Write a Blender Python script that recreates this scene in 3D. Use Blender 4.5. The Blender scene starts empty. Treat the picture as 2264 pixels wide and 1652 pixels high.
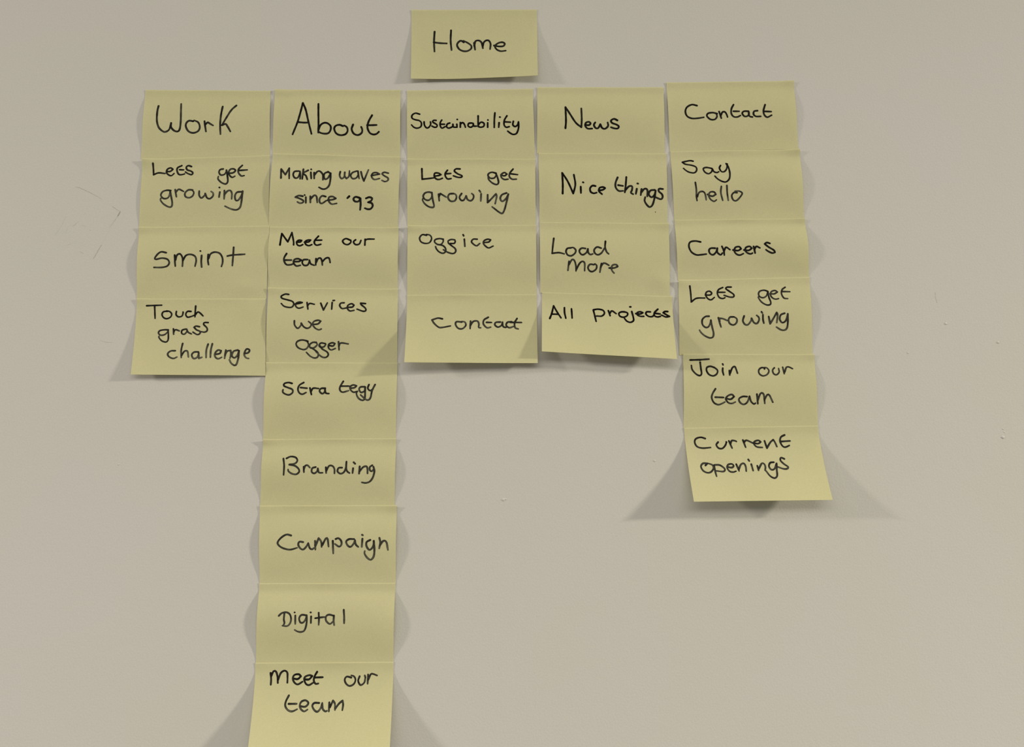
import bpy, math, random
from mathutils import Vector

scene = bpy.context.scene
col = scene.collection
MM = 0.001

# ---------------------------------------------------------------- camera
cam = bpy.data.cameras.new('camera')
cam.lens = 28.0022
cam.sensor_width = 36.0
cam.sensor_fit = 'HORIZONTAL'
cam.clip_start = 0.02
cam_ob = bpy.data.objects.new('camera', cam)
col.objects.link(cam_ob)
cam_ob.location = (0.0, -0.759, 1.40156)
cam_ob.rotation_euler = (math.radians(90 + 7.3900), 0, 0)
# shift none: the phone was held slightly below the middle of the notes and tipped up
scene.camera = cam_ob

# ---------------------------------------------------------------- world, lights, exposure
world = bpy.data.worlds.new('world')
scene.world = world
world.use_nodes = True
bg = world.node_tree.nodes['Background']
bg.inputs['Color'].default_value = (1.0, 0.96, 0.88, 1)
bg.inputs['Strength'].default_value = 0.25

def area(name, loc, target, sx, sy, power, color):
    l = bpy.data.lights.new(name, 'AREA')
    l.shape = 'RECTANGLE'; l.size = sx; l.size_y = sy
    l.energy = power; l.color = color
    o = bpy.data.objects.new(name, l)
    col.objects.link(o)
    o.location = loc
    o.rotation_euler = (Vector(target) - Vector(loc)).to_track_quat('-Z', 'Y').to_euler()
    return o

# ceiling lamps, all facing straight down
def ceiling_lamp(name, loc, sx, sy, power, color):
    return area(name, loc, (loc[0], loc[1] + 1e-5, loc[2] - 1), sx, sy, power, color)
ceiling_lamp('lamp_right', (5.8, -1.65, 3.02), 0.36, 0.36, 1330, (1.0, 0.93, 0.80))
ceiling_lamp('lamp_left', (-6.0, -1.65, 3.02), 0.42, 0.42, 850, (1.0, 0.91, 0.83))
ceiling_lamp('lamp_left_near', (-2.3, -1.5, 3.35), 0.5, 0.5, 9, (0.95, 0.97, 1.0))
ceiling_lamp('ceiling_panels', (0.0, -4.8, 3.95), 8.0, 3.0, 290, (1.0, 0.95, 0.86))

scene.view_settings.view_transform = 'Standard'
scene.view_settings.look = 'None'
scene.view_settings.gamma = 1.0
scene.view_settings.use_curve_mapping = False
scene.view_settings.exposure = -0.31

# ---------------------------------------------------------------- materials
def new_mat(name):
    m = bpy.data.materials.new(name)
    m.use_nodes = True
    nt = m.node_tree
    return m, nt, nt.nodes['Principled BSDF']

def noise(nt, coord, scale, detail=2.0, rough=0.5):
    n = nt.nodes.new('ShaderNodeTexNoise')
    n.inputs['Scale'].default_value = scale
    n.inputs['Detail'].default_value = detail
    n.inputs['Roughness'].default_value = rough
    nt.links.new(coord, n.inputs['Vector'])
    return n

def ramp(nt, fac, stops):
    r = nt.nodes.new('ShaderNodeValToRGB')
    nt.links.new(fac, r.inputs['Fac'])
    el = r.color_ramp.elements
    while len(el) < len(stops):
        el.new(0.5)
    for e, (p, c) in zip(el, stops):
        e.position = p; e.color = (*c, 1)
    return r

def mixc(nt, mode, fac, a, b):
    m = nt.nodes.new('ShaderNodeMix')
    m.data_type = 'RGBA'; m.blend_type = mode
    if isinstance(fac, (int, float)):
        m.inputs['Factor'].default_value = fac
    else:
        nt.links.new(fac, m.inputs['Factor'])
    nt.links.new(a, m.inputs['A']); nt.links.new(b, m.inputs['B'])
    return m.outputs['Result']

def bump(nt, bsdf, heights, dist):
    prev = None
    for h, st in heights:
        b = nt.nodes.new('ShaderNodeBump')
        b.inputs['Strength'].default_value = st
        b.inputs['Distance'].default_value = dist
        nt.links.new(h, b.inputs['Height'])
        if prev: nt.links.new(prev, b.inputs['Normal'])
        prev = b.outputs['Normal']
    nt.links.new(prev, bsdf.inputs['Normal'])

def geo_pos(nt):
    g = nt.nodes.new('ShaderNodeNewGeometry')
    return g.outputs['Position']

# painted plaster wall, off-white, roller stipple and faint stains
def wall_material(name, k=1.0):
    m, nt, b = new_mat(name)
    p = geo_pos(nt)
    n1 = noise(nt, p, 3.2, 3, 0.55)
    c1 = ramp(nt, n1.outputs['Fac'], [(0.30, (0.640 * k, 0.626 * k, 0.550 * k)), (0.70, (0.655 * k, 0.632 * k, 0.588 * k))])
    n2 = noise(nt, p, 700, 2, 0.6)
    c2 = ramp(nt, n2.outputs['Fac'], [(0.25, (0.93, 0.93, 0.925)), (0.75, (1, 1, 1))])
    nt.links.new(mixc(nt, 'MULTIPLY', 1.0, c1.outputs['Color'], c2.outputs['Color']), b.inputs['Base Color'])
    b.inputs['Roughness'].default_value = 0.75
    b.inputs['Specular IOR Level'].default_value = 0.25
    h1 = noise(nt, p, 520, 3, 0.6)
    h2 = noise(nt, p, 60, 3, 0.5)
    bump(nt, b, [(h2.outputs['Fac'], 0.30), (h1.outputs['Fac'], 0.30)], 0.0005)
    return m

WALL = wall_material('wall_paint')
CRACK = {}
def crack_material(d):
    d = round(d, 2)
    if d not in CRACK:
        CRACK[d] = wall_material('shaded_crack', 1.0 - 0.40 * d)  # darker wall colour paints in the shade along lifted paint edges
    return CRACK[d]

def paper_material():
    m, nt, b = new_mat('yellow_paper')
    p = geo_pos(nt)
    n1 = noise(nt, p, 9, 2, 0.5)
    c1 = ramp(nt, n1.outputs['Fac'], [(0.3, (0.81, 0.775, 0.458)), (0.7, (0.825, 0.785, 0.478))])
    n2 = noise(nt, p, 900, 2, 0.6)
    c2 = ramp(nt, n2.outputs['Fac'], [(0.25, (0.92, 0.925, 0.90)), (0.75, (1, 1, 1))])
    base = mixc(nt, 'MULTIPLY', 1.0, c1.outputs['Color'], c2.outputs['Color'])
    nt.links.new(base, b.inputs['Base Color'])
    b.inputs['Roughness'].default_value = 0.85
    b.inputs['Specular IOR Level'].default_value = 0.15
    h = noise(nt, p, 1300, 2, 0.6)
    bump(nt, b, [(h.outputs['Fac'], 0.25)], 0.0002)
    # thin paper lets a little light through
    tr = nt.nodes.new('ShaderNodeBsdfTranslucent')
    nt.links.new(base, tr.inputs['Color'])
    mx = nt.nodes.new('ShaderNodeMixShader')
    mx.inputs[0].default_value = 0.28
    outn = nt.nodes['Material Output']
    nt.links.new(b.outputs[0], mx.inputs[1]); nt.links.new(tr.outputs[0], mx.inputs[2])
    nt.links.new(mx.outputs[0], outn.inputs['Surface'])
    return m
PAPER = paper_material()

def ink_material():
    m, nt, b = new_mat('black_marker_ink')
    e = nt.nodes.new('ShaderNodeAttribute'); e.attribute_name = 'ink'
    sep = nt.nodes.new('ShaderNodeSeparateColor')
    nt.links.new(e.outputs['Color'], sep.inputs['Color'])
    p = geo_pos(nt)
    n = noise(nt, p, 160, 2, 0.5)
    r = ramp(nt, n.outputs['Fac'], [(0.35, (0.35, 0.35, 0.35)), (0.62, (1, 1, 1))])
    mul = nt.nodes.new('ShaderNodeMath'); mul.operation = 'MULTIPLY'
    nt.links.new(sep.outputs['Red'], mul.inputs[0]); nt.links.new(r.outputs['Color'], mul.inputs[1])
    c = ramp(nt, mul.outputs[0], [(0.0, (0.0045, 0.0035, 0.0035)), (0.30, (0.070, 0.069, 0.055)), (1.0, (0.40, 0.385, 0.26))])
    nt.links.new(c.outputs['Color'], b.inputs['Base Color'])
    b.inputs['Roughness'].default_value = 0.8
    b.inputs['Specular IOR Level'].default_value = 0.03
    return m
INK = ink_material()

# ---------------------------------------------------------------- data (millimetres on the wall, thousandths of a sheet for the ink)
NOTES = [
  ('yellow sticky note reading "Home", alone above the five columns', 'f', [(-102.47, 1874.37), (25.39, 1874.65), (25.77, 1799.64), (-101.48, 1797.74)], (4.5, 7.5, 3.5), (0.27, 0.27, 0.16), 0, [], [
    ('Home', 2.19, 0.25, '184,317,180,461,184,604/178,471,228,483,281,488/315,298,312,445,319,584/416,474,394,450,373,472,363,515,380,572,413,601,447,599,475,564,474,520,447,481,413,450/498,481,506,582/499,525,509,459,532,446,554,468,563,517,568,561/566,534,575,477,594,447,616,451,629,500,625,576/657,523,694,537,730,534,742,499,723,476,690,488,665,528,675,577,708,608,749,603'),
  ]),
  ('yellow sticky note reading "Work", top of the leftmost column', 'j', [(-368.87, 1788.04), (-243.11, 1787.08), (-241.39, 1719.62), (-369.3, 1716.09)], (1.5, 1.4), (0.14, 0.14, 0.24), 1, [], [
    ('Work', 2.16, 0.35, '114,243,108,330,110,463,127,560,159,617,183,626,210,591,222,499/222,499,224,560,248,609,276,623,292,588,297,482,295,347,292,210/396,475,363,467,342,501,340,554,361,621,399,648,437,623,450,566,437,495,403,462/486,478,493,559,500,631/496,524,511,497,530,516,555,544/624,254,615,381,611,528,615,676/732,237,696,306,661,419,626,542/626,542,654,525,671,566,693,639'),
  ]),
  ('yellow sticky note reading "About", top of the longest column', 'j', [(-238.33, 1788.29), (-112.21, 1787.94), (-111.25, 1717.97), (-238.61, 1721.27)], (2.4, 2.4), (1.08, 0.27, 0.16), 2, [(0.08, 0.05, 0.07, 0.05, 0.5)], [
    ('About', 2.16, 0.1, '226,216,212,369,191,530,155,709/226,216,253,330,276,500,304,699/203,525,239,531,277,530/350,229,354,376,358,535,357,679/358,644,372,571,399,532,428,535,453,577,454,631,438,681,410,693,377,683,357,662/550,575,524,556,494,571,482,616,497,682,532,709,570,692,587,643,581,590,560,564/630,549,619,615,635,680,668,701,697,669,702,621,694,582/779,406,753,497,743,585,760,663,788,688,814,679,833,648/741,555,777,554,815,550'),
  ]),
  ('yellow sticky note reading "Sustainability", below the "Home" note', 'j', [(-105.62, 1787.4), (20.77, 1789.22), (22.92, 1715.47), (-104.14, 1716.09)], (2.4, 2.4), (0.23, 0.23, 0.4), 3, [], [
    ('Sustainability', 1.92, 0.05, '100,368,67,352,41,383,41,428,67,451,98,465,114,500,109,552,81,574,55,561,36,526/135,483,138,531,154,570,173,561,187,518,185,484/230,463,211,462,202,484,220,506,237,528,234,557,215,561,196,544/275,459,263,494,263,545,276,575,300,554/260,519,296,520/338,503,319,516,312,554,328,575,357,555,362,521/362,521,366,559,390,563/397,452,398,454/393,521,394,563/421,496,420,563/421,521,438,497,452,521,460,564/513,504,487,509,482,547,503,564,522,538,522,508/522,521,527,547,548,547/562,400,561,487,561,555/561,530,584,491,607,508,604,550,578,563,561,551/638,458,639,462/636,499,635,563/695,355,689,460,687,566/732,416,735,418/726,498,722,562/789,399,769,459,765,528,781,562,805,553/771,485,815,490/839,477,834,528,852,553,871,528,879,486/879,486,878,571,862,645,836,662,813,645,792,616'),
  ]),
  ('yellow sticky note reading "News", top of its column', 'j', [(25.51, 1790.72), (152.6, 1790.78), (152.0, 1721.45), (24.92, 1721.97)], (2.2, 2.4), (0.23, 0.27, 0.16), 4, [], [
    ('News', 2.16, 0.12, '222,638,226,527,222,318,255,416,302,552,347,622,350,506,347,336/378,586,406,590,420,564,406,541,383,555,378,600,397,641,432,641/456,550,446,586,458,630,479,634,496,577/496,577,510,630,533,644,557,604,554,551/630,521,604,498,580,524,590,560,622,583,641,610,632,641,604,638,580,622'),
  ]),
  ('yellow sticky note reading "Contact", top of the rightmost column', 'j', [(155.64, 1795.86), (283.72, 1797.6), (285.49, 1726.45), (157.33, 1723.39)], (2.2, 1.6), (0.36, 1.26, 0.24), 5, [], [
    ('Contact', 2.04, 0.15, '227,357,188,342,149,377,134,438,145,507,182,542,233,541,275,530/380,481,347,465,310,475,300,514,326,562,359,564,378,525,375,481/397,451,403,491,411,548/409,509,423,460,442,457,454,492,460,532/514,350,495,413,492,484,509,529,537,534,562,513/510,449,554,451/627,453,592,452,577,482,594,527,623,515,629,466/629,466,632,524,655,538/697,447,671,455,665,499,683,530,720,531/760,360,744,449,749,511,771,545,805,517/753,460,804,465'),
  ]),
  ('yellow sticky note reading "Lets get growing", right under the "Work" note', 'j', [(-367.23, 1714.97), (-241.1, 1719.19), (-239.7, 1647.0), (-366.95, 1645.62)], (1.1, 0.9), (2.34, 0.23, 0.32), 6, [(0.09, 0.05, 0.1, 0.1, 0.8), (0.36, 0.03, 0.08, 0.06, 0.6)], [
    ('Lets', 2.02, 0.2, '84,71,88,152,92,237/92,237,129,212,181,224/194,197,222,194,240,164,223,142,198,161,192,211,215,252,234,258,252,228/309,113,277,143,274,188,290,243,314,249,335,239/294,173,325,178/385,131,361,116,345,138,354,179,383,199,400,227,390,254,360,234,341,210'),
    ('get', 2.02, 0.35, '636,181,613,189,605,229,620,270,648,262,663,218/662,200,672,281,677,369,661,404,628,381,601,331,602,291/683,246,713,243,733,212,721,185,693,188,680,237,691,282,710,309,731,292/785,135,758,187,757,240,780,290,803,286/761,209,825,204'),
    ('growing', 2.02, 0.6, '234,481,203,475,171,496,159,548,179,593,207,594,224,559,230,489/230,489,241,578,250,665,244,717,219,716,181,672,158,618,160,592/269,469,275,527,281,575/275,509,297,466,336,499/406,481,373,479,348,521,351,573,380,592,407,567,416,516,401,481/458,501,459,561,476,600,501,563,505,537/505,537,520,598,543,611,566,574,566,531,551,509/614,453,616,456/619,520,613,592/654,499,654,568,653,619/654,559,677,508,700,500,712,543,711,620/783,519,751,527,736,578,743,638,762,638,784,579,795,511/795,511,789,630,779,732,754,773,721,769,689,747,661,721'),
  ]),
  ('yellow sticky note reading "Making waves since \'93", under the "About" note', 'j', [(-238.27, 1721.11), (-111.18, 1717.53), (-112.35, 1645.62), (-239.69, 1645.62)], (2.4, 2.4), (0.18, 0.9, 0.72), 7, [(0.22, 0.0, 0.2, 0.03, 0.35)], [
    ('Making', 2.02, 0.3, '81,348,76,218,113,300,138,203,145,354/213,243,181,253,174,302,190,344,213,334,224,274/223,247,230,308,230,355/249,215,248,290,246,355/287,229,256,263,248,286/252,285,272,306,286,361/309,213,311,217/309,257,316,347/335,260,339,346/339,295,358,246,376,237,396,266,405,301,407,361/442,247,419,266,412,309,423,352,445,334,464,264/442,243,466,272/464,264,465,350,458,435,436,481,408,490,380,467'),
    ('waves', 2.02, 0.5, '538,239,535,296,551,339,571,312,573,247/573,247,575,303,590,337,608,302,609,223/666,225,634,249,621,293,637,336,665,326,681,273/675,225,682,291,688,334/699,233,711,307,726,368,742,280,756,203/782,287,821,272,844,262,820,241,793,251,783,296,805,343,846,328/912,246,881,234,865,257,883,287,911,317,912,352,890,371,866,354'),
    ('since', 2.02, 0.5, '258,593,226,586,201,607,231,622,264,653,260,677,237,686,218,670/272,577,273,579/282,605,283,681/316,592,318,676/319,628,346,578,364,594,371,674/434,592,406,584,388,626,391,674,408,685,439,648/451,640,490,631,513,614,489,590,462,599,458,648,482,691,521,682'),
    ("'93", 2.25, 0.15, '617,583,603,608/696,603,666,591,650,619,662,652,690,652,704,611/704,611,707,692,704,766/748,610,773,594,795,610,788,643,765,664/765,664,793,676,801,717,785,754,762,758,741,745'),
  ]),
  ('yellow sticky note reading "Lets get growing", right under the "Sustainability" note', 'j', [(-103.81, 1715.48), (22.95, 1715.47), (23.38, 1647.92), (-102.98, 1647.32)], (2.4, 2.2), (1.26, 0.23, 0.64), 8, [], [
    ('Lets', 2.02, 0.1, '112,154,114,245,116,321/116,321,164,312,206,301/210,274,243,265,262,250,243,226,215,226,210,274,225,317,248,326,274,307/313,178,297,226,297,274,314,317,342,312/302,236,339,231/411,158,379,158,367,192,393,236,424,264,424,288,398,293,360,269'),
    ('get', 2.02, 0.3, '693,226,660,211,634,235,632,273,651,306,679,301,693,264/693,235,707,311,712,376,697,404,665,381,637,329,632,292/731,254,759,269,778,241,759,216,735,245,735,292,758,326,787,321/827,159,801,226,798,284,819,322,852,322/806,236,862,251'),
    ('growing', 2.02, 0.55, '192,525,164,516,136,534,124,582,140,626,168,635,190,591,192,534/192,534,199,635,208,713,201,740,168,731,136,687,119,635,122,613/244,548,249,644/248,583,258,539,304,592/360,540,328,548,318,601,337,650,370,646,384,593,375,549,351,540/424,540,407,593,419,638,440,638,459,576/459,576,470,629,496,647,515,612,517,567,503,540/562,495,571,518/576,545,573,652/627,559,626,675,655,621,692,545,697,586,685,692/774,533,739,559,725,613,739,657,767,622,788,551/788,551,774,666,757,781,740,834,715,816,687,776,661,737'),
  ]),
  ('yellow sticky note reading "Nice things", right under the "News" note', 'j', [(26.48, 1721.49), (153.56, 1721.05), (153.22, 1649.76), (27.17, 1650.35)], (1.6, 2.0), (0.36, 0.36, 0.24), 9, [(0.1, 0.55, 0.06, 0.3, 0.7)], [
    ('Nice', 2.14, 0.05, '183,595,185,457,182,294,225,421,266,594,283,464,273,320/343,431,347,434/325,495,326,585/440,487,417,481,398,517,402,568,425,590,448,581/465,552,500,539,514,518,500,502,472,513,467,560,490,603'),
    ('things', 2.14, 0.2, '614,362,597,441,598,510,621,557,654,557/617,475,654,486/682,357,676,467,668,578/670,553,701,492,725,492,724,544,715,582,733,603/767,450,773,452/762,526,754,598/799,530,792,615/797,576,823,525,844,541,843,631/902,540,869,549,855,601,874,643,897,617,909,549/909,549,899,659,883,751,861,781,838,748,822,694,827,644/966,526,938,523,933,557,958,599,963,641,949,670,906,642'),
    ('ink dot', 0.95, 0.6, '906,850,907,852'),
  ]),
  ('yellow sticky note reading "Say hello", second in the rightmost column', 'j', [(157.7, 1723.24), (286.21, 1725.15), (287.89, 1654.96), (159.98, 1652.61)], (2.2, 3.4), (0.23, 2.34, 0.72), 10, [], [
    ('Say', 1.9, 0.12, '171,152,144,144,87,166,109,197,158,217,189,246,191,297,171,333,135,323,109,294,92,261/308,269,268,254,244,272,253,323,281,351,306,320,313,274/313,274,324,321,347,335,361,322/380,225,369,266,380,318,403,323,424,278,433,203/424,198,439,259,445,352,437,432,410,476,378,466,347,430,328,389'),
    ('hello', 1.9, 0.5, '174,476,179,580,177,673,181,736/183,682,198,623,222,607,240,625,248,676,251,727/262,651,298,678,327,653,314,619,286,618,271,660,284,719,311,750,330,729/372,540,366,629,378,739/415,528,415,630,421,740/491,632,466,631,449,673,459,732,482,745,511,700,531,641,508,611,476,610'),
  ]),
  ('yellow sticky note reading "smint" in thin marker letters', 'j', [(-366.56, 1645.25), (-238.7, 1646.66), (-238.63, 1574.04), (-364.87, 1573.82)], (2.6, 1.5), (1.44, 0.23, 0.24), 11, [(0.85, 0.86, 0.1, 0.1, 0.7)], [
    ('smint', 1.99, 0.35, '221,375,184,362,158,391,136,450,146,467,191,451,233,468,247,518,229,563,188,579,131,579/287,410,290,493,294,563/295,477,305,410,328,393,347,444,350,502,348,564/352,485,374,415,410,401,443,428,453,486,445,564/481,352,483,355/493,415,492,503,496,577/543,403,542,478,548,544/546,461,561,394,592,369,629,386,651,445,655,511,647,569/734,302,733,428,730,557/689,424,730,410,822,400'),
  ]),
  ('yellow sticky note reading "Meet our team", directly above the "Services we Ogger" note', 'j', [(-238.48, 1645.73), (-111.49, 1644.9), (-111.34, 1583.85), (-237.94, 1584.39)], (2.4, 3.0), (0.18, 1.35, 0.8), 12, [], [
    ('Meet', 1.99, 0.05, '89,311,96,113,148,258,174,97,191,242,194,308/215,262,245,256,253,231,234,226,217,252,221,303,242,323,264,302/277,261,309,255,322,224,299,225,281,251,287,297,311,320,334,301/381,156,355,229,354,281,371,311,403,295/355,227,408,224'),
    ('our', 1.99, 0.08, '628,222,595,196,571,233,584,284,612,300,634,263,633,222/670,216,655,253,672,299,700,289,712,226/744,205,744,309/744,226,762,204,813,202'),
    ('team', 1.99, 0.2, '143,454,125,523,126,581,144,633,177,633,195,618/135,560,181,559/200,585,241,579,255,555,231,536,204,551,197,599,218,652,250,642/305,549,273,554,264,598,278,641,306,636,319,578/319,559,329,616,356,640/370,534,368,635/370,597,388,529,407,529,416,577,419,635/421,577,444,528,467,519,476,558,479,596'),
  ]),
  ('yellow sticky note reading "Oggice", directly above a lifting "Contact" note', 'j', [(-102.36, 1646.6), (23.58, 1647.54), (23.86, 1578.18), (-101.98, 1577.28)], (3.0, 2.4), (2.16, 0.23, 0.56), 13, [(0.1, 0.04, 0.11, 0.1, 0.9)], [
    ('Oggice', 1.88, 0.3, '146,145,113,136,93,185,105,244,138,268,171,255,186,195,174,145,146,131/277,206,249,196,217,209,210,246,236,287,264,279,278,233,273,205/241,287,278,306,297,351,295,396,275,417,246,395,225,350,218,314/366,216,338,211,315,234,318,266/334,270,362,271,371,243,366,216/318,266,344,307,372,352,374,397,354,423,316,405,279,364/431,138,436,157/441,207,446,317/541,209,511,208,497,245,511,281,537,309,562,273/599,260,632,252,646,220,623,210,595,233,590,274,609,319,632,342,665,315'),
  ]),
  ('yellow sticky note reading "Load more", under the "Nice things" note', 'j', [(27.39, 1650.49), (154.27, 1649.07), (153.58, 1576.73), (27.52, 1579.66)], (2.8, 2.2), (0.18, 1.26, 0.24), 14, [(0.93, 0.8, 0.07, 0.12, 1.0)], [
    ('Load', 1.99, 0.3, '107,238,99,349,93,457/93,457,145,446,186,462/238,375,210,384,200,432,214,478,242,486,270,447,275,404,256,370,233,375/351,381,321,377,303,412,311,454,332,470,358,436,367,393/369,385,371,436,387,465,406,456/471,373,441,357,418,396,422,443,445,467,473,441,497,373/506,272,502,355,513,423,529,452'),
    ('more', 1.99, 0.5, '223,566,218,632,214,690/223,607,246,540,265,556,276,630,276,696/278,679,302,596,325,562,343,586,343,689/415,604,385,601,369,643,380,687,403,699,431,665,436,616,422,592/473,586,466,648,461,705/468,631,482,590,500,581,530,609/533,646,570,644,598,623,588,599,561,604,549,645,556,685,570,713'),
  ]),
  ('yellow sticky note reading "Careers", under the "Say hello" note', 'j', [(160.1, 1652.59), (288.15, 1654.1), (290.01, 1595.0), (161.93, 1592.29)], (2.4, 4.2), (0.27, 1.44, 0.8), 15, [], [
    ('Careers', 1.99, 0.12, '184,391,141,374,104,393,93,463,109,553,145,603,181,604,223,594/293,500,261,499,245,528,250,583,273,608,296,569,309,500/309,500,308,570,332,610,346,581/345,471,357,542,360,615/359,552,376,487,405,528/428,534,466,545,490,516,477,481,449,490,437,544,451,599,478,620,506,596/512,537,548,544,572,510,555,479,527,498,521,548,538,588,561,604,575,590/586,481,595,591/592,531,607,482,633,509/710,437,688,421,671,445,699,497,738,554,744,589,724,598,697,572,678,541'),
  ]),
  ('yellow sticky note reading "Touch grass challenge", bottom of the leftmost column', 'f', [(-364.38, 1573.44), (-239.35, 1573.48), (-236.42, 1497.63), (-363.23, 1498.21)], (6.2, 1.6, 4), (1.26, 0.27, 0.24), 16, [(0.88, 0.12, 0.08, 0.16, 0.9)], [
    ('Touch', 1.85, 0.15, '76,95,132,91,192,87/138,110,142,189,146,261/241,166,208,174,198,213,213,253,239,265,266,241,272,201,255,170,231,162/308,169,307,213,326,241,353,229,361,181/361,181,359,177/421,169,394,169,381,205,395,244,423,236,446,220/456,98,454,165,453,240/455,213,473,177,491,189,515,228'),
    ('grass', 1.85, 0.35, '253,414,225,411,189,423,179,454,196,482,228,474,252,434/251,411,256,481,256,544,241,572,208,556,185,513,185,497/292,399,296,470/296,442,308,410,339,426/384,402,359,418,358,458,379,469,397,434/393,402,406,442,432,465/491,370,463,362,450,378,469,410,498,433,496,461,476,473,443,441/556,315,529,315,522,338,549,386,550,425,530,441,502,433'),
    ('challenge', 1.97, 0.6, '316,686,282,690,261,725,272,764,305,787,333,768/370,591,362,678,366,775/367,748,387,693,410,693,420,767/493,700,461,704,444,740,459,786,486,771,498,716/495,708,500,786,522,770/564,598,553,676,554,774/596,594,587,676,586,770/625,730,656,718,664,683,641,675,620,715,621,761,644,788,671,768/700,674,693,783/695,737,709,690,736,678,739,721,734,779/790,673,759,689,746,744,765,774,787,743,799,681/799,681,796,766,784,852,769,871,744,845,729,798/841,715,868,707,879,672,858,657,843,696,841,742,855,773,873,780'),
  ]),
  ('yellow sticky note reading "Services we Ogger" on three lines', 'j', [(-237.16, 1584.18), (-110.94, 1583.34), (-110.47, 1510.72), (-236.8, 1511.16)], (2.2, 2.6), (1.62, 0.36, 0.32), 17, [(0.12, 0.04, 0.1, 0.1, 0.6)], [
    ('Services', 1.86, 0.2, '158,90,131,87,101,116,109,144,151,165,188,185,201,222,188,264,159,268,126,252,104,215/212,222,244,213,265,201,244,193,217,214,218,255,242,280,274,263/302,200,312,292/308,246,323,213,360,225/408,208,432,304,459,204/502,171,513,169/496,199,495,291/588,202,563,207,555,241,574,282,606,274/615,265,652,261,665,235,646,214,619,236,615,278,635,315,667,306/752,211,715,205,720,226,753,276,756,309,736,318,689,289'),
    ('we', 1.86, 0.45, '212,452,215,509,239,553,261,517,265,484/265,484,285,532,312,552,335,532,341,492,320,460/358,500,394,492,414,455,393,443,362,460,353,500,372,548,400,572,420,560'),
    ('Ogger', 1.86, 0.5, '318,724,277,708,241,724,229,764,246,811,287,835,314,811,323,763,309,716/382,739,355,739,332,771,337,810,364,810,389,770,382,739/346,810,373,842,396,881,394,929,369,945,337,921,307,870/451,754,419,746,403,778,414,802,442,794,455,762/412,786,428,825,465,865,474,904,456,936,424,928,382,865/478,777,510,785,524,753,505,742,478,762,476,809,496,837,528,817/552,729,556,836/555,785,570,745,627,757'),
  ]),
  ('yellow sticky note reading "Contact", lifting off the wall under "Oggice"', 'f', [(-101.93, 1577.12), (23.76, 1577.73), (24.55, 1508.95), (-101.8, 1508.91)], (14, 7.5, 10), (0.23, 0.23, 0.72), 18, [], [
    ('Contact', 1.97, 0.45, '275,356,240,345,195,372,214,426,247,479,274,484,338,461/424,403,383,399,377,443,398,496,430,500,455,451,447,403,424,394/491,389,488,500/491,451,512,394,544,389,555,433,553,482,569,486/627,332,594,372,590,433,617,486,645,477/613,407,652,409/719,403,686,407,677,442,700,477,728,451,737,403/735,407,741,469,762,482/806,399,774,407,764,451,787,486,819,469/848,351,829,417,833,487,856,504/797,408,882,410'),
  ]),
  ('yellow sticky note reading "All projects", its lower edge slanting off the wall', 'f', [(29.31, 1579.78), (155.53, 1575.79), (156.26, 1512.11), (28.27, 1519.39)], (13.5, 13, 12.5), (0.23, 1.08, 0.32), 19, [(0.9, 0.1, 0.06, 0.12, 0.8)], [
    ('All', 1.97, 0.04, '60,436,75,348,89,220,114,314,145,417/77,360,123,359/172,244,173,329,182,419/226,259,228,334,230,412'),
    ('projects', 1.97, 0.06, '393,265,404,369,412,452/396,260,430,248,467,264,477,313,456,359,417,362/508,266,520,348/519,309,535,268,567,310/641,279,609,277,588,303,594,347,621,364,649,337,654,293,627,271/674,191,681,190/687,266,696,353,697,411,673,443,646,426,629,383/718,297,750,300,771,278,751,263,728,282,731,321,754,338,777,336/829,260,801,262,794,296,813,333,840,336,855,311/887,213,860,272,859,320,881,338,904,326/865,281,903,288/962,245,939,247,927,267,955,303,973,321,945,333,914,306'),
  ]),
  ('yellow sticky note reading "Lets get growing", under the "Careers" note', 'j', [(162.08, 1591.64), (290.14, 1595.13), (289.55, 1519.09), (161.34, 1518.42)], (1.5, 2.5), (1.98, 0.23, 0.24), 20, [(0.09, 0.05, 0.11, 0.11, 0.9), (0.2, 0.8, 0.16, 0.12, 0.5)], [
    ('Lets', 1.86, 0.15, '86,85,92,182,95,300/95,300,135,253,198,251/204,210,240,211,252,187,237,160,214,169,206,210,221,260,246,277,271,245/338,113,306,140,295,189,308,247,334,264,351,253/303,177,353,179/402,110,370,110,361,130,387,168,418,211,417,243,389,246,345,220'),
    ('get', 1.86, 0.4, '678,181,651,164,619,175,606,211,615,252,642,265,666,238,678,181/678,181,683,263,694,328,688,360,661,363,626,325,604,268,604,252/694,215,726,216,750,192,733,171,705,186,696,231,710,272,732,289,755,282/812,130,788,161,780,218,796,276,825,285/784,187,845,192'),
    ('growing', 1.98, 0.55, '226,498,199,502,175,541,175,605,197,645,220,638,234,590,239,551/239,551,247,638,257,718,252,773,227,785,191,756,165,716,152,680/296,520,306,592,315,644/306,568,302,528,329,533,361,558/411,512,384,515,372,554,383,602,410,618,432,588,435,540,415,512/490,503,480,565,495,613,518,617,541,567,545,536/545,536,563,592,585,604,601,562,599,523,584,498/621,453,627,469/631,492,631,555,637,602/674,517,684,611,712,534,735,465,741,496,734,597/794,478,766,497,756,551,774,598,801,575,816,498/818,487,817,599,810,668,792,694,765,690,731,654'),
  ]),
  ('yellow sticky note reading "Strategy", written as "Stra tegy"', 'j', [(-236.36, 1510.74), (-110.13, 1510.56), (-110.58, 1437.97), (-236.43, 1437.11)], (3.4, 2.4), (1.26, 0.36, 0.24), 21, [(0.62, 0.1, 0.2, 0.1, 0.4)], [
    ('Stra', 1.95, 0.25, '207,281,181,269,150,281,147,313,179,337,212,361,216,400,192,431,164,423,141,396,142,364/295,269,264,305,255,361,268,408,291,424,318,401/275,336,323,345/345,341,359,428/356,385,370,345,411,349/461,345,429,349,419,385,440,417,458,393,461,345/459,369,467,409,490,416'),
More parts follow.
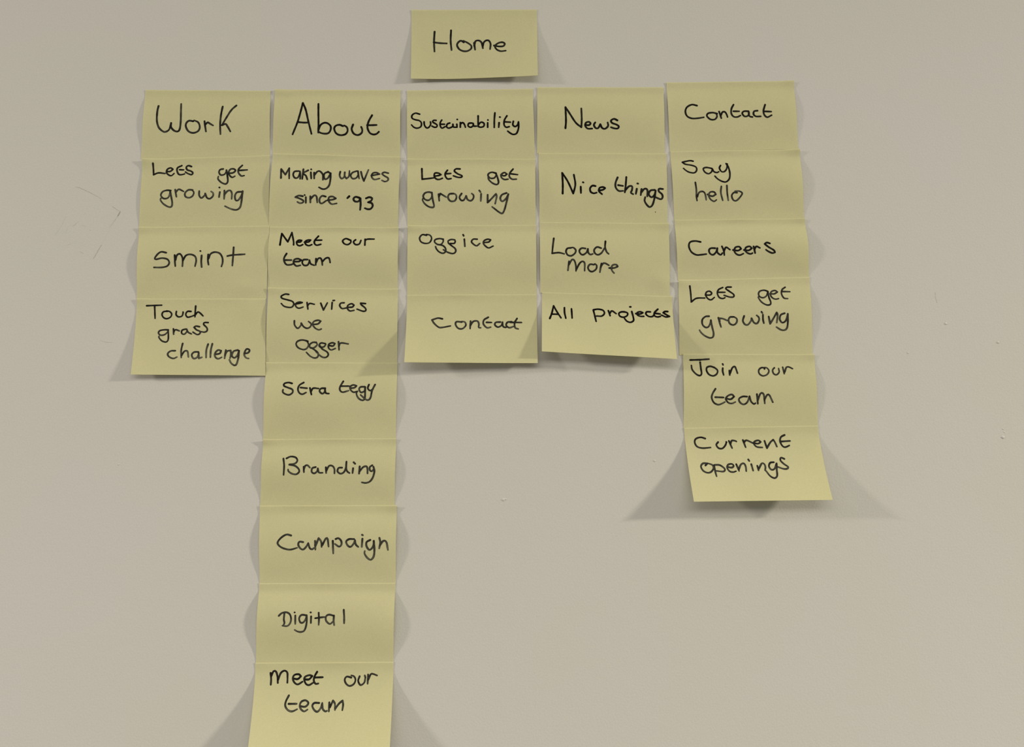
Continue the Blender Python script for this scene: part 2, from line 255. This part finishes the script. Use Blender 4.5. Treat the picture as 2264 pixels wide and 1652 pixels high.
    ('tegy', 1.95, 0.5, '594,253,573,321,572,369,593,397,638,377/577,317,641,317/651,345,682,337,695,313,672,301,650,321,651,361,674,397,706,385/759,325,727,329,717,361,733,401,760,377,764,329/761,329,763,409,760,487,740,503,712,472,697,416,702,393/790,297,782,345,801,377,823,353/836,297,815,377,807,456,794,495,771,495,729,432'),
  ]),
  ('yellow sticky note reading "Join our team", in the rightmost column', 'j', [(164.78, 1519.1), (290.95, 1518.68), (291.41, 1450.01), (163.52, 1447.77)], (2.2, 2.3), (0.36, 1.08, 0.24), 22, [(0.12, 0.02, 0.08, 0.05, 0.5)], [
    ('Join', 1.95, 0.2, '54,85,125,81,198,72/129,101,133,201,136,276,120,301,93,276,67,218,62,159/236,189,205,172,179,189,176,235,192,284,224,305,252,276,258,227,236,189/300,138,303,153/299,197,297,243,303,293/348,231,349,294/352,269,372,193,391,176,399,210,408,269'),
    ('our', 1.84, 0.45, '615,210,618,193,591,193,571,227,574,278,600,307,633,286,648,236,632,193,600,193/691,193,676,227,683,278,705,291,725,253,723,202/755,185,763,278/768,253,782,189,801,181,829,206'),
    ('team', 1.95, 0.5, '238,482,216,546,209,603,225,667,256,696,283,684,308,661/236,595,299,600/317,612,351,625,378,589,360,560,329,580,315,620,333,669,360,682,387,662/475,591,441,590,414,622,423,671,450,696,477,664,491,591/493,587,504,656,526,693,537,681/549,559,555,690/555,641,576,551,599,560,607,687/605,634,626,569,643,577,667,672'),
  ]),
  ('yellow sticky note reading "Branding", above the "Campaign" note', 'j', [(-235.97, 1436.98), (-110.0, 1437.92), (-110.47, 1375.24), (-236.82, 1374.73)], (2.7, 2.2), (2.34, 0.9, 0.56), 23, [(0.03, 0.05, 0.08, 0.1, 0.5), (0.42, 0.5, 0.18, 0.16, 0.5)], [
    ('Branding', 1.93, 0.45, '161,298,170,407,169,542/184,294,214,267,251,281,266,327,250,372,208,385/208,389,251,408,279,453,284,498,263,534,231,525,204,488,201,461/316,422,320,503/319,463,327,409,344,400,363,436/406,428,381,445,378,499,397,522,418,491,422,446/422,450,432,509,459,514/482,433,486,518/487,483,506,411,533,416,547,465,548,524/603,439,578,443,570,493,593,529,620,502,634,421/634,349,634,439,642,493,660,520/688,359,700,382/686,449,683,521/735,423,732,530/736,494,762,432,787,423,794,468,795,527/829,406,811,433,812,477,826,496,839,469/838,428,846,496,836,585,814,647,783,669,754,660'),
  ]),
  ('yellow sticky note reading "Current openings", its loose bottom curling out', 'f', [(163.79, 1447.75), (291.26, 1449.98), (294.97, 1380.48), (167.28, 1378.84)], (17.2, 18, 16.8), (0.18, 0.18, 0.72), 24, [], [
    ('Current', 1.93, 0.3, '151,152,118,134,81,154,70,203,84,261,123,283,183,277/244,204,228,241,242,287,269,292,294,251,306,206/306,206,304,202/325,190,334,244,342,290/333,236,347,187,374,192,380,200/430,181,443,281/437,210,457,186,501,225/505,225,540,234,560,210,544,189,516,204,509,241,528,279,567,288/590,198,600,298,631,220,656,184,666,221,675,279/745,121,716,149,705,206,716,268,736,289,769,266/712,210,779,204'),
    ('openings', 1.93, 0.5, '127,521,143,493,112,492,93,532,104,590,132,619,159,611,181,567,180,519,147,493,125,489/191,519,192,608,196,669/196,515,233,520,264,570,252,606,200,596/288,546,318,555,333,531,322,506,295,514,283,554,296,603,321,616,344,604/354,511,366,601/366,581,387,516,410,501,420,542,418,606/448,449,453,469/464,514,469,600/506,536,509,597/513,577,542,505,559,513,564,554,557,598/632,491,605,498,591,546,604,591,628,580,648,516/651,508,644,588,637,676,614,704,586,675,563,606/714,448,692,431,684,468,705,517,732,558,720,582,694,582,657,556'),
  ]),
  ('yellow sticky note reading "Campaign", above the "Digital" note', 'j', [(-236.96, 1374.76), (-108.27, 1375.14), (-108.06, 1303.81), (-234.34, 1303.48)], (2.2, 3.6), (0.4, 1.8, 0.72), 25, [(0.06, 0.07, 0.07, 0.12, 0.35)], [
    ('Campaign', 2.02, 0.6, '234,387,199,376,160,418,136,479,152,525,187,556,230,568,279,545/322,472,296,468,287,503,300,549,322,568,344,534,360,484/360,488,371,549,388,565,401,549/410,457,412,569/414,519,436,422,454,465,458,534/463,511,489,426,502,434,509,530/540,457,543,619/561,434,581,423,601,457,603,504,586,531,555,496/695,435,660,435,638,465,647,512,669,535,691,496,702,450/702,450,708,504,726,535/753,380,758,386/756,431,752,535/813,447,787,474,787,528,809,574,835,528,839,459/839,459,844,559,840,651,818,701,791,674,772,620,774,589/880,421,887,482,879,555/885,513,909,459,931,475,943,575'),
  ]),
  ('yellow sticky note reading "Digital", bulging from the wall above the lowest note', 'j', [(-234.57, 1303.53), (-108.36, 1303.84), (-108.81, 1233.28), (-234.85, 1232.36)], (3.2, 3.5), (0.18, 0.18, 0.48), 26, [], [
    ('Digital', 1.88, 0.55, '160,406,181,373,211,362,238,385,250,437,245,497,224,535,189,531/200,377,198,452,203,497,193,531/274,365,275,366/280,404,282,509/356,401,325,397,309,438,319,491,340,491,357,446,362,401/362,401,364,499,350,590,324,612,298,604,279,585/390,366,392,368/395,417,395,499/449,372,453,455,452,523/426,439,470,429,496,425/561,411,525,396,504,418,505,471,532,513,554,486/561,407,560,471,565,528/631,336,636,427,637,506'),
  ]),
  ('yellow sticky note reading "Meet our team", lowest note of all, curling out', 'f', [(-235.23, 1232.44), (-108.8, 1233.27), (-108.32, 1159.92), (-233.9, 1159.85)], (17.5, 18, 17.5), (0.18, 0.18, 0.64), 27, [], [
    ('Meet', 1.97, 0.2, '111,127,117,198,117,264/117,163,132,106,150,110,162,170,167,244/168,206,185,128,211,100,231,121,235,178,236,241/276,192,309,200,332,168,316,144,286,150,274,185,284,234,311,262,345,231/361,204,391,204,414,166,394,155,364,172,357,207,371,256,394,270,423,243/448,116,430,173,427,222,441,256,460,253/432,183,490,180'),
    ('our', 1.86, 0.4, '697,186,664,175,650,210,662,258,689,283,718,259,728,211,716,172,696,161/757,172,748,225,766,273,792,246,799,190/799,183,794,162/818,152,817,259/821,211,837,149,854,145,883,163'),
    ('team', 1.97, 0.6, '253,389,235,453,233,507,255,553,286,566,320,543/256,483,314,482/342,510,379,513,398,473,375,443,346,460,337,507,350,546,373,566,395,546/476,473,441,473,428,506,445,552,468,569,488,533,498,473/498,480,505,539,524,565,536,559/549,467,550,565/556,519,574,447,589,480,593,549/595,533,619,480,643,447,649,494,646,552'),
  ]),
]
CRACKS = [(0.5, 0.75, [(-432.74, 1686.54), (-429.12, 1685.92), (-420.5, 1682.08), (-408.76, 1676.01)]), (0.35, 0.5, [(-408.76, 1676.01), (-405.64, 1673.84)]), (0.45, 0.7, [(-395.05, 1666.74), (-390.69, 1663.66), (-386.67, 1661.2)]), (1.3, 1, [(-386.51, 1661.51), (-387.7, 1658.74), (-389.03, 1656.15)]), (0.6, 0.45, [(-389.03, 1656.28), (-392.79, 1650.14), (-396.04, 1645.23)]), (0.55, 0.7, [(-402.85, 1627.22), (-406.26, 1620.84), (-409.88, 1613.25)]), (1.2, 0.6, [(-426.98, 1651.06), (-429.47, 1648.6), (-432.56, 1646.15)]), (0.8, 0.45, [(-434.15, 1647.69), (-436.94, 1645.23), (-438.94, 1640.03)]), (0.8, 0.5, [(-425.17, 1646.46), (-422.86, 1647.38), (-419.19, 1645.72)]), (0.8, 0.3, [(-439.52, 1656.28), (-444.6, 1644.62), (-449.1, 1637.28)]), (0.8, 0.3, [(-432.15, 1665.51), (-435.07, 1660.58)]), (0.9, 0.35, [(-423.97, 1620.84), (-419.67, 1618.41)]), (0.7, 0.35, [(-436.24, 1627.22), (-432.8, 1628.74)]), (0.5, 0.4, [(412.18, 1579.94), (412.02, 1574.5), (413.45, 1569.06)]), (0.5, 0.5, [(-398.07, 1532.17), (-391.4, 1530.39), (-385.29, 1530.39)])]
CHIPS = [((469.29, 1530.44), 1.6, 0.8), ((467.63, 1446.72), 0.9, 0.6), ((466.8, 1438.91), 1.8, 1.0), ((420.33, 1548.72), 1.6, 0.4), ((381.9, 1520.06), 1.2, 0.3), ((468.73, 1443.6), 0.8, 0.4), ((-8.09, 1380.19), 1.8, 0.5), ((-5.96, 1380.61), 1.0, 0.3), ((134.99, 1416.6), 1.4, 0.35), ((-414.78, 1642.71), 1.0, 0.3), ((-372.6, 1413.2), 1.0, 0.3)]
PATCH = [(-433.91, 1686.68), (-386.35, 1661.14), (-409.9, 1613.44), (-449.08, 1637.2)]


# ---------------------------------------------------------------- sheet surface
def height(note, s, t):
    """Distance (mm) of the sheet's face from the wall at s (0 left..1 right), t (0 top..1 bottom)."""
    ph = note['seed'] * 1.7
    x = max(0.0, (t - 0.10) / 0.90)
    if note['kind'] == 'j':                       # bottom edge held under the next note
        hb = note['hb'][0] * (1 - s) + note['hb'][1] * s
        xx = min(x, 1.0)
        h = hb * math.sin(math.pi * xx ** 0.76) ** 1.5 if xx < 1 else 0.0
    else:                                         # bottom edge hangs free
        l, r, m = note['hb']
        hb = l * (1 - s) + r * s + (m - (l + r) / 2) * 4 * s * (1 - s)
        h = hb * x ** 1.45
    env = min(1.0, x * 3) * max(0.0, min(1.0, (1.0 - x) * 4)) if note['kind'] == 'j' else min(1.0, x * 2)
    h += 0.28 * env * (math.sin(5.1 * s + 3.3 * t + ph) + 0.7 * math.sin(9.3 * s - 4.1 * t + 2.3 * ph))
    a, b, c = note['lift']
    h += (a * math.exp(-(max(s, 0) / 0.075) ** 1.5) + b * math.exp(-(max(1 - s, 0) / 0.075) ** 1.5)) * math.exp(-(max(t, 0) / 0.09) ** 1.5)
    sc = 0.46 + 0.1 * math.sin(ph)
    h += c * math.exp(-((s - sc) / 0.16) ** 2) * math.exp(-(max(t, 0) / 0.04) ** 1.3)
    h += (0.15 + 0.06 * math.sin(17 * s + ph) + 0.04 * math.sin(41 * s + 3 * ph)) * math.exp(-(max(t, 0) / 0.05) ** 2)
    for s0, t0, rs, rt, amp in note['dents']:      # creases and dog-ears
        h += amp * math.exp(-((s - s0) / rs) ** 2 - ((t - t0) / rt) ** 2)
    return max(h, 0.0) + 0.25

def surf(note, s, t):
    """Point (mm) on the sheet: bilinear in the wall plane, height() away from it."""
    (ax, az), (bx, bz), (cx, cz), (dx, dz) = note['c']
    X = (ax * (1 - s) + bx * s) * (1 - t) + (dx * (1 - s) + cx * s) * t
    Z = (az * (1 - s) + bz * s) * (1 - t) + (dz * (1 - s) + cz * s) * t
    return X, -height(note, s, t), Z


# ---------------------------------------------------------------- helpers
def mesh_object(name, verts, faces, mat, parent=None, smooth=False, origin=(0, 0, 0)):
    ox, oy, oz = origin
    me = bpy.data.meshes.new(name)
    me.from_pydata([(v[0] - ox, v[1] - oy, v[2] - oz) for v in verts], [], faces)
    me.materials.append(mat)
    if smooth:
        me.polygons.foreach_set('use_smooth', [True] * len(me.polygons))
    me.update()
    o = bpy.data.objects.new(name, me)
    col.objects.link(o)
    if parent:
        o.parent = parent
    else:
        o.location = origin
    return o

# ---------------------------------------------------------------- setting: the painted wall
def box(x0, x1, y0, y1, z0, z1):
    v = [(x, y, z) for x in (x0, x1) for y in (y0, y1) for z in (z0, z1)]
    f = [(0, 1, 3, 2), (4, 6, 7, 5), (0, 4, 5, 1), (2, 3, 7, 6), (0, 2, 6, 4), (1, 5, 7, 3)]
    return v, f
wv, wf = box(-8.0, 8.0, 0.0, 0.12, 0.0, 3.8)
wall = mesh_object('wall_back', wv, wf, WALL)
wall['kind'] = 'structure'

def strip(points, width, height):
    """A low raised ridge along a line on the wall (paint edge), tapering at both ends."""
    V, F = [], []
    pts = [Vector((p[0] * MM, 0, p[1] * MM)) for p in points]
    dense = []
    for a, b in zip(pts, pts[1:]):
        for k in range(6):
            dense.append(a.lerp(b, k / 6))
    dense.append(pts[-1])
    n = len(dense)
    for i, p in enumerate(dense):
        d = (dense[min(i + 1, n - 1)] - dense[max(i - 1, 0)]).normalized()
        nrm = Vector((-d.z, 0, d.x))
        w = width * MM * 0.5 * (0.25 + 0.75 * math.sin(math.pi * (i + 0.5) / n))
        p = p + nrm * 0.12 * MM * math.sin(i * 2.1)
        a, c = p + nrm * w, p - nrm * w
        V += [(a.x, 0.0, a.z), (p.x, -height * MM, p.z), (c.x, 0.0, c.z)]
        if i:
            k = 3 * i
            F += [(k - 3, k, k + 1, k - 2), (k - 2, k + 1, k + 2, k - 1)]
    return V, F

# square of old tape-torn paint, left of the first column
c0 = Vector((sum(p[0] for p in PATCH) / 4, sum(p[1] for p in PATCH) / 4))
V, F = [], []
M = 8
def patch_pt(u, v):
    (ax, az), (bx, bz), (cx, cz), (dx, dz) = PATCH
    return ((ax * (1 - u) + bx * u) * (1 - v) + (dx * (1 - u) + cx * u) * v,
            (az * (1 - u) + bz * u) * (1 - v) + (dz * (1 - u) + cz * u) * v)
for j in range(M + 1):
    for i in range(M + 1):
        x, z = patch_pt(i / M, j / M)
        edge = i in (0, M) or j in (0, M)
        V.append((x * MM, -0.00002 if edge else -0.00008 - 0.00005 * math.sin(i * 1.9 + j * 2.7), z * MM))
for j in range(M):
    for i in range(M):
        k = j * (M + 1) + i
        F.append((k, k + 1, k + M + 2, k + M + 1))
patch = mesh_object('paint_patch', V, F, WALL, wall, True)
patch['label'] = 'faint square of disturbed wall paint with lifted edges'
for i, (w, d, pts) in enumerate(CRACKS):
    V, F = strip(pts, w, 0.06 + 0.14 * d)
    mesh_object('paint_crack', V, F, crack_material(d), patch if i < 13 else wall, True)
# small dings in the paint
rng = random.Random(5)
for (x, z), r, d in CHIPS:
    V, F = [], []
    n = 12
    V.append((x * MM, -r * 0.28 * MM, z * MM))
    for ring, (q, h) in enumerate(((0.5, 0.24), (1.0, 0.0))):
        for k in range(n):
            a = 2 * math.pi * k / n
            rr = r * q * (0.85 + 0.3 * rng.random())
            V.append(((x + rr * math.cos(a)) * MM, -r * h * MM, (z + rr * 0.8 * math.sin(a)) * MM))
    for k in range(n):
        F.append((0, 1 + k, 1 + (k + 1) % n))
        F.append((1 + k, 1 + n + k, 1 + n + (k + 1) % n, 1 + (k + 1) % n))
    chip = mesh_object('paint_chip', V, F, WALL, wall, True)
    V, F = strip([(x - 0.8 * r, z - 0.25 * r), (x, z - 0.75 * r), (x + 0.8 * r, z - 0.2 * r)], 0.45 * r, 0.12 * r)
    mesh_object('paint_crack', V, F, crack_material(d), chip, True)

# ---------------------------------------------------------------- sticky notes
NS, NT = 30, 28
THICK = 0.12

def normal_at(note, s, t):
    e = 0.004
    a, b = Vector(surf(note, s - e, t)), Vector(surf(note, s + e, t))
    c, d = Vector(surf(note, s, t - e)), Vector(surf(note, s, t + e))
    n = (b - a).cross(d - c)
    n.normalize()
    if n.y > 0: n = -n
    return n

def build_sheet(note, tmax):
    V, F = [], []
    ts = [tmax * (j / NT) ** 1.25 for j in range(NT + 1)]      # finer rows near the top edge
    for back in (0, 1):
        for t in ts:
            for i in range(NS + 1):
                s = i / NS
                s = 0.5 - 0.5 * math.cos(math.pi * s) * (0.6 + 0.4 * abs(math.cos(math.pi * s))) if True else s
                p = Vector(surf(note, s, t))
                if back:
                    p = p - normal_at(note, s, t) * THICK
                V.append(p * MM)
    W = NS + 1
    O = W * (NT + 1)
    for j in range(NT):
        for i in range(NS):
            k = j * W + i
            F.append((k, k + W, k + W + 1, k + 1))
            F.append((O + k, O + k + 1, O + k + W + 1, O + k + W))
    for i in range(NS):                      # top edge shares its points: the gummed edge rolls over slightly
        F.append((i, i + 1, O + i + 1, O + i))
    nf = len(F)
    def rim(idx, flip):
        base = len(V)
        for q in idx:
            V.append(V[q].copy()); V.append(V[O + q].copy())
        for k in range(len(idx) - 1):
            a = base + 2 * k
            F.append((a, a + 1, a + 3, a + 2) if flip else (a, a + 2, a + 3, a + 1))
    rim([NT * W + i for i in range(NS + 1)], True)
    rim([j * W for j in range(NT + 1)], True)
    rim([j * W + NS for j in range(NT + 1)], False)
    return V, F, nf

def catmull(p0, p1, p2, p3, u):
    return 0.5 * ((2 * p1) + (p2 - p0) * u + (2 * p0 - 5 * p1 + 4 * p2 - p3) * u * u + (3 * p1 - p0 - 3 * p2 + p3) * u ** 3)

def smooth_runs(pts):
    """Split a pen stroke at its sharp corners and smooth each run."""
    cuts = [0]
    for i in range(1, len(pts) - 1):
        a, b = pts[i] - pts[i - 1], pts[i + 1] - pts[i]
        if a.length > 0 and b.length > 0 and a.angle(b) > math.radians(98):
            cuts.append(i)
    cuts.append(len(pts) - 1)
    out = []
    for a, b in zip(cuts, cuts[1:]):
        run = pts[a:b + 1]
        if len(run) < 2: continue
        ext = [run[0] * 2 - run[1]] + run + [run[-1] * 2 - run[-2]]
        dense = []
        for i in range(1, len(ext) - 2):
            L = (ext[i + 1] - ext[i]).length
            n = max(2, int(L / 0.8))
            for k in range(n):
                dense.append(catmull(ext[i - 1], ext[i], ext[i + 1], ext[i + 2], k / n))
        dense.append(run[-1])
        out.append(dense)
    return out

def build_word(note, size, width, fade, data, lift):
    """Marker strokes as thin ink films that follow the curl of the sheet."""
    SW, SH = size
    V, F, C = [], [], []
    def put(x, y, off, val):
        s, t = x / SW, y / SH
        p = Vector(surf(note, s, t)) + normal_at(note, s, t) * off
        V.append(p * MM); C.append(val)
        return len(V) - 1
    layer = 0
    for sd in data.split('/'):
        nums = [int(q) for q in sd.split(',')]
        pts = [Vector((nums[i] * SW / 1000, nums[i + 1] * SH / 1000)) for i in range(0, len(nums), 2)]
        runs = smooth_runs(pts)
        total = sum(len(r) for r in runs)
        done = 0
        for dense in runs:
            off = 0.05 + 0.004 * layer; layer += 1
            n = len(dense)
            prev = None
            for i, p in enumerate(dense):
                d = dense[min(i + 1, n - 1)] - dense[max(i - 1, 0)]
                if d.length < 1e-6: d = Vector((1, 0))
                d.normalize()
                nr = Vector((-d.y, d.x))
                g = (done + i) / max(1, total)
                w = width * (0.475 - 0.04 * fade) * (1.0 - 0.10 * g - 0.22 * fade * max(0, g - 0.75) / 0.25)
                w *= 1 + 0.05 * math.sin((done + i) * 0.7 + layer)
                cf = fade * (0.55 + 0.6 * g)
                ids = [put(*(p + nr * w), off, 0.0), put(*(p + nr * w * 0.6), off, cf * 0.35),
                       put(*p, off, cf), put(*(p - nr * w * 0.6), off, cf * 0.35), put(*(p - nr * w), off, 0.0)]
                if prev:
                    for a in range(4):
                        F.append((prev[a], prev[a + 1], ids[a + 1], ids[a]))
                if i in (0, n - 1):               # round end of the nib
                    sg = -1 if i == 0 else 1
                    base = math.atan2(nr.y, nr.x)
                    last = ids[0] if sg > 0 else ids[4]
                    ring = []
                    for k in range(1, 6):
                        a = base - sg * math.pi * k / 6 if sg > 0 else base + math.pi + (-1) * math.pi * k / 6
                        a = base - math.pi * k / 6 if sg > 0 else base + math.pi * k / 6
                        ring.append(put(p.x + w * math.cos(a), p.y + w * math.sin(a), off, 0.0))
                    seq = [ids[0]] + ring + [ids[4]]
                    for a, b2 in zip(seq, seq[1:]):
                        F.append((ids[2], a, b2))
                prev = ids
            done += n
    return V, F, C

for label, kind, corners, hb, lift, seed, dents, words in NOTES:
    note = {'kind': kind, 'c': corners, 'hb': hb, 'lift': lift, 'seed': seed, 'dents': dents}
    tmax = 1.012 if kind == 'j' else 1.0
    V, F, nf = build_sheet(note, tmax)
    top = Vector(surf(note, 0.5, 0.0)) * MM
    sheet = mesh_object('sticky_note', V, F, PAPER, None, False, tuple(top))
    sheet.data.polygons.foreach_set('use_smooth', [k < nf for k in range(len(F))])
    sheet.data.update()
    sheet['label'] = label
    sheet['category'] = 'sticky note'
    sheet['group'] = 'yellow sticky notes arranged as a site map on the wall'
    (ax, az), (bx, bz), (cx, cz), (dx, dz) = corners
    size = (0.5 * (math.hypot(ax - bx, az - bz) + math.hypot(cx - dx, cz - dz)),
            0.5 * (math.hypot(ax - dx, az - dz) + math.hypot(bx - cx, bz - cz)))
    for word, width, fade, data in words:
        V, F, C = build_word(note, size, width, fade, data, lift)
        dot = word == 'ink dot'
        o = mesh_object('ink_dot' if dot else 'handwritten_word', V, F, INK, sheet, False, tuple(top))
        at = o.data.color_attributes.new('ink', 'FLOAT_COLOR', 'POINT')
        at.data.foreach_set('color', [q for c in C for q in (c, c, c, 1.0)])
        o['label'] = 'tiny stray ink dot' if dot else 'the word "%s" in black marker' % word
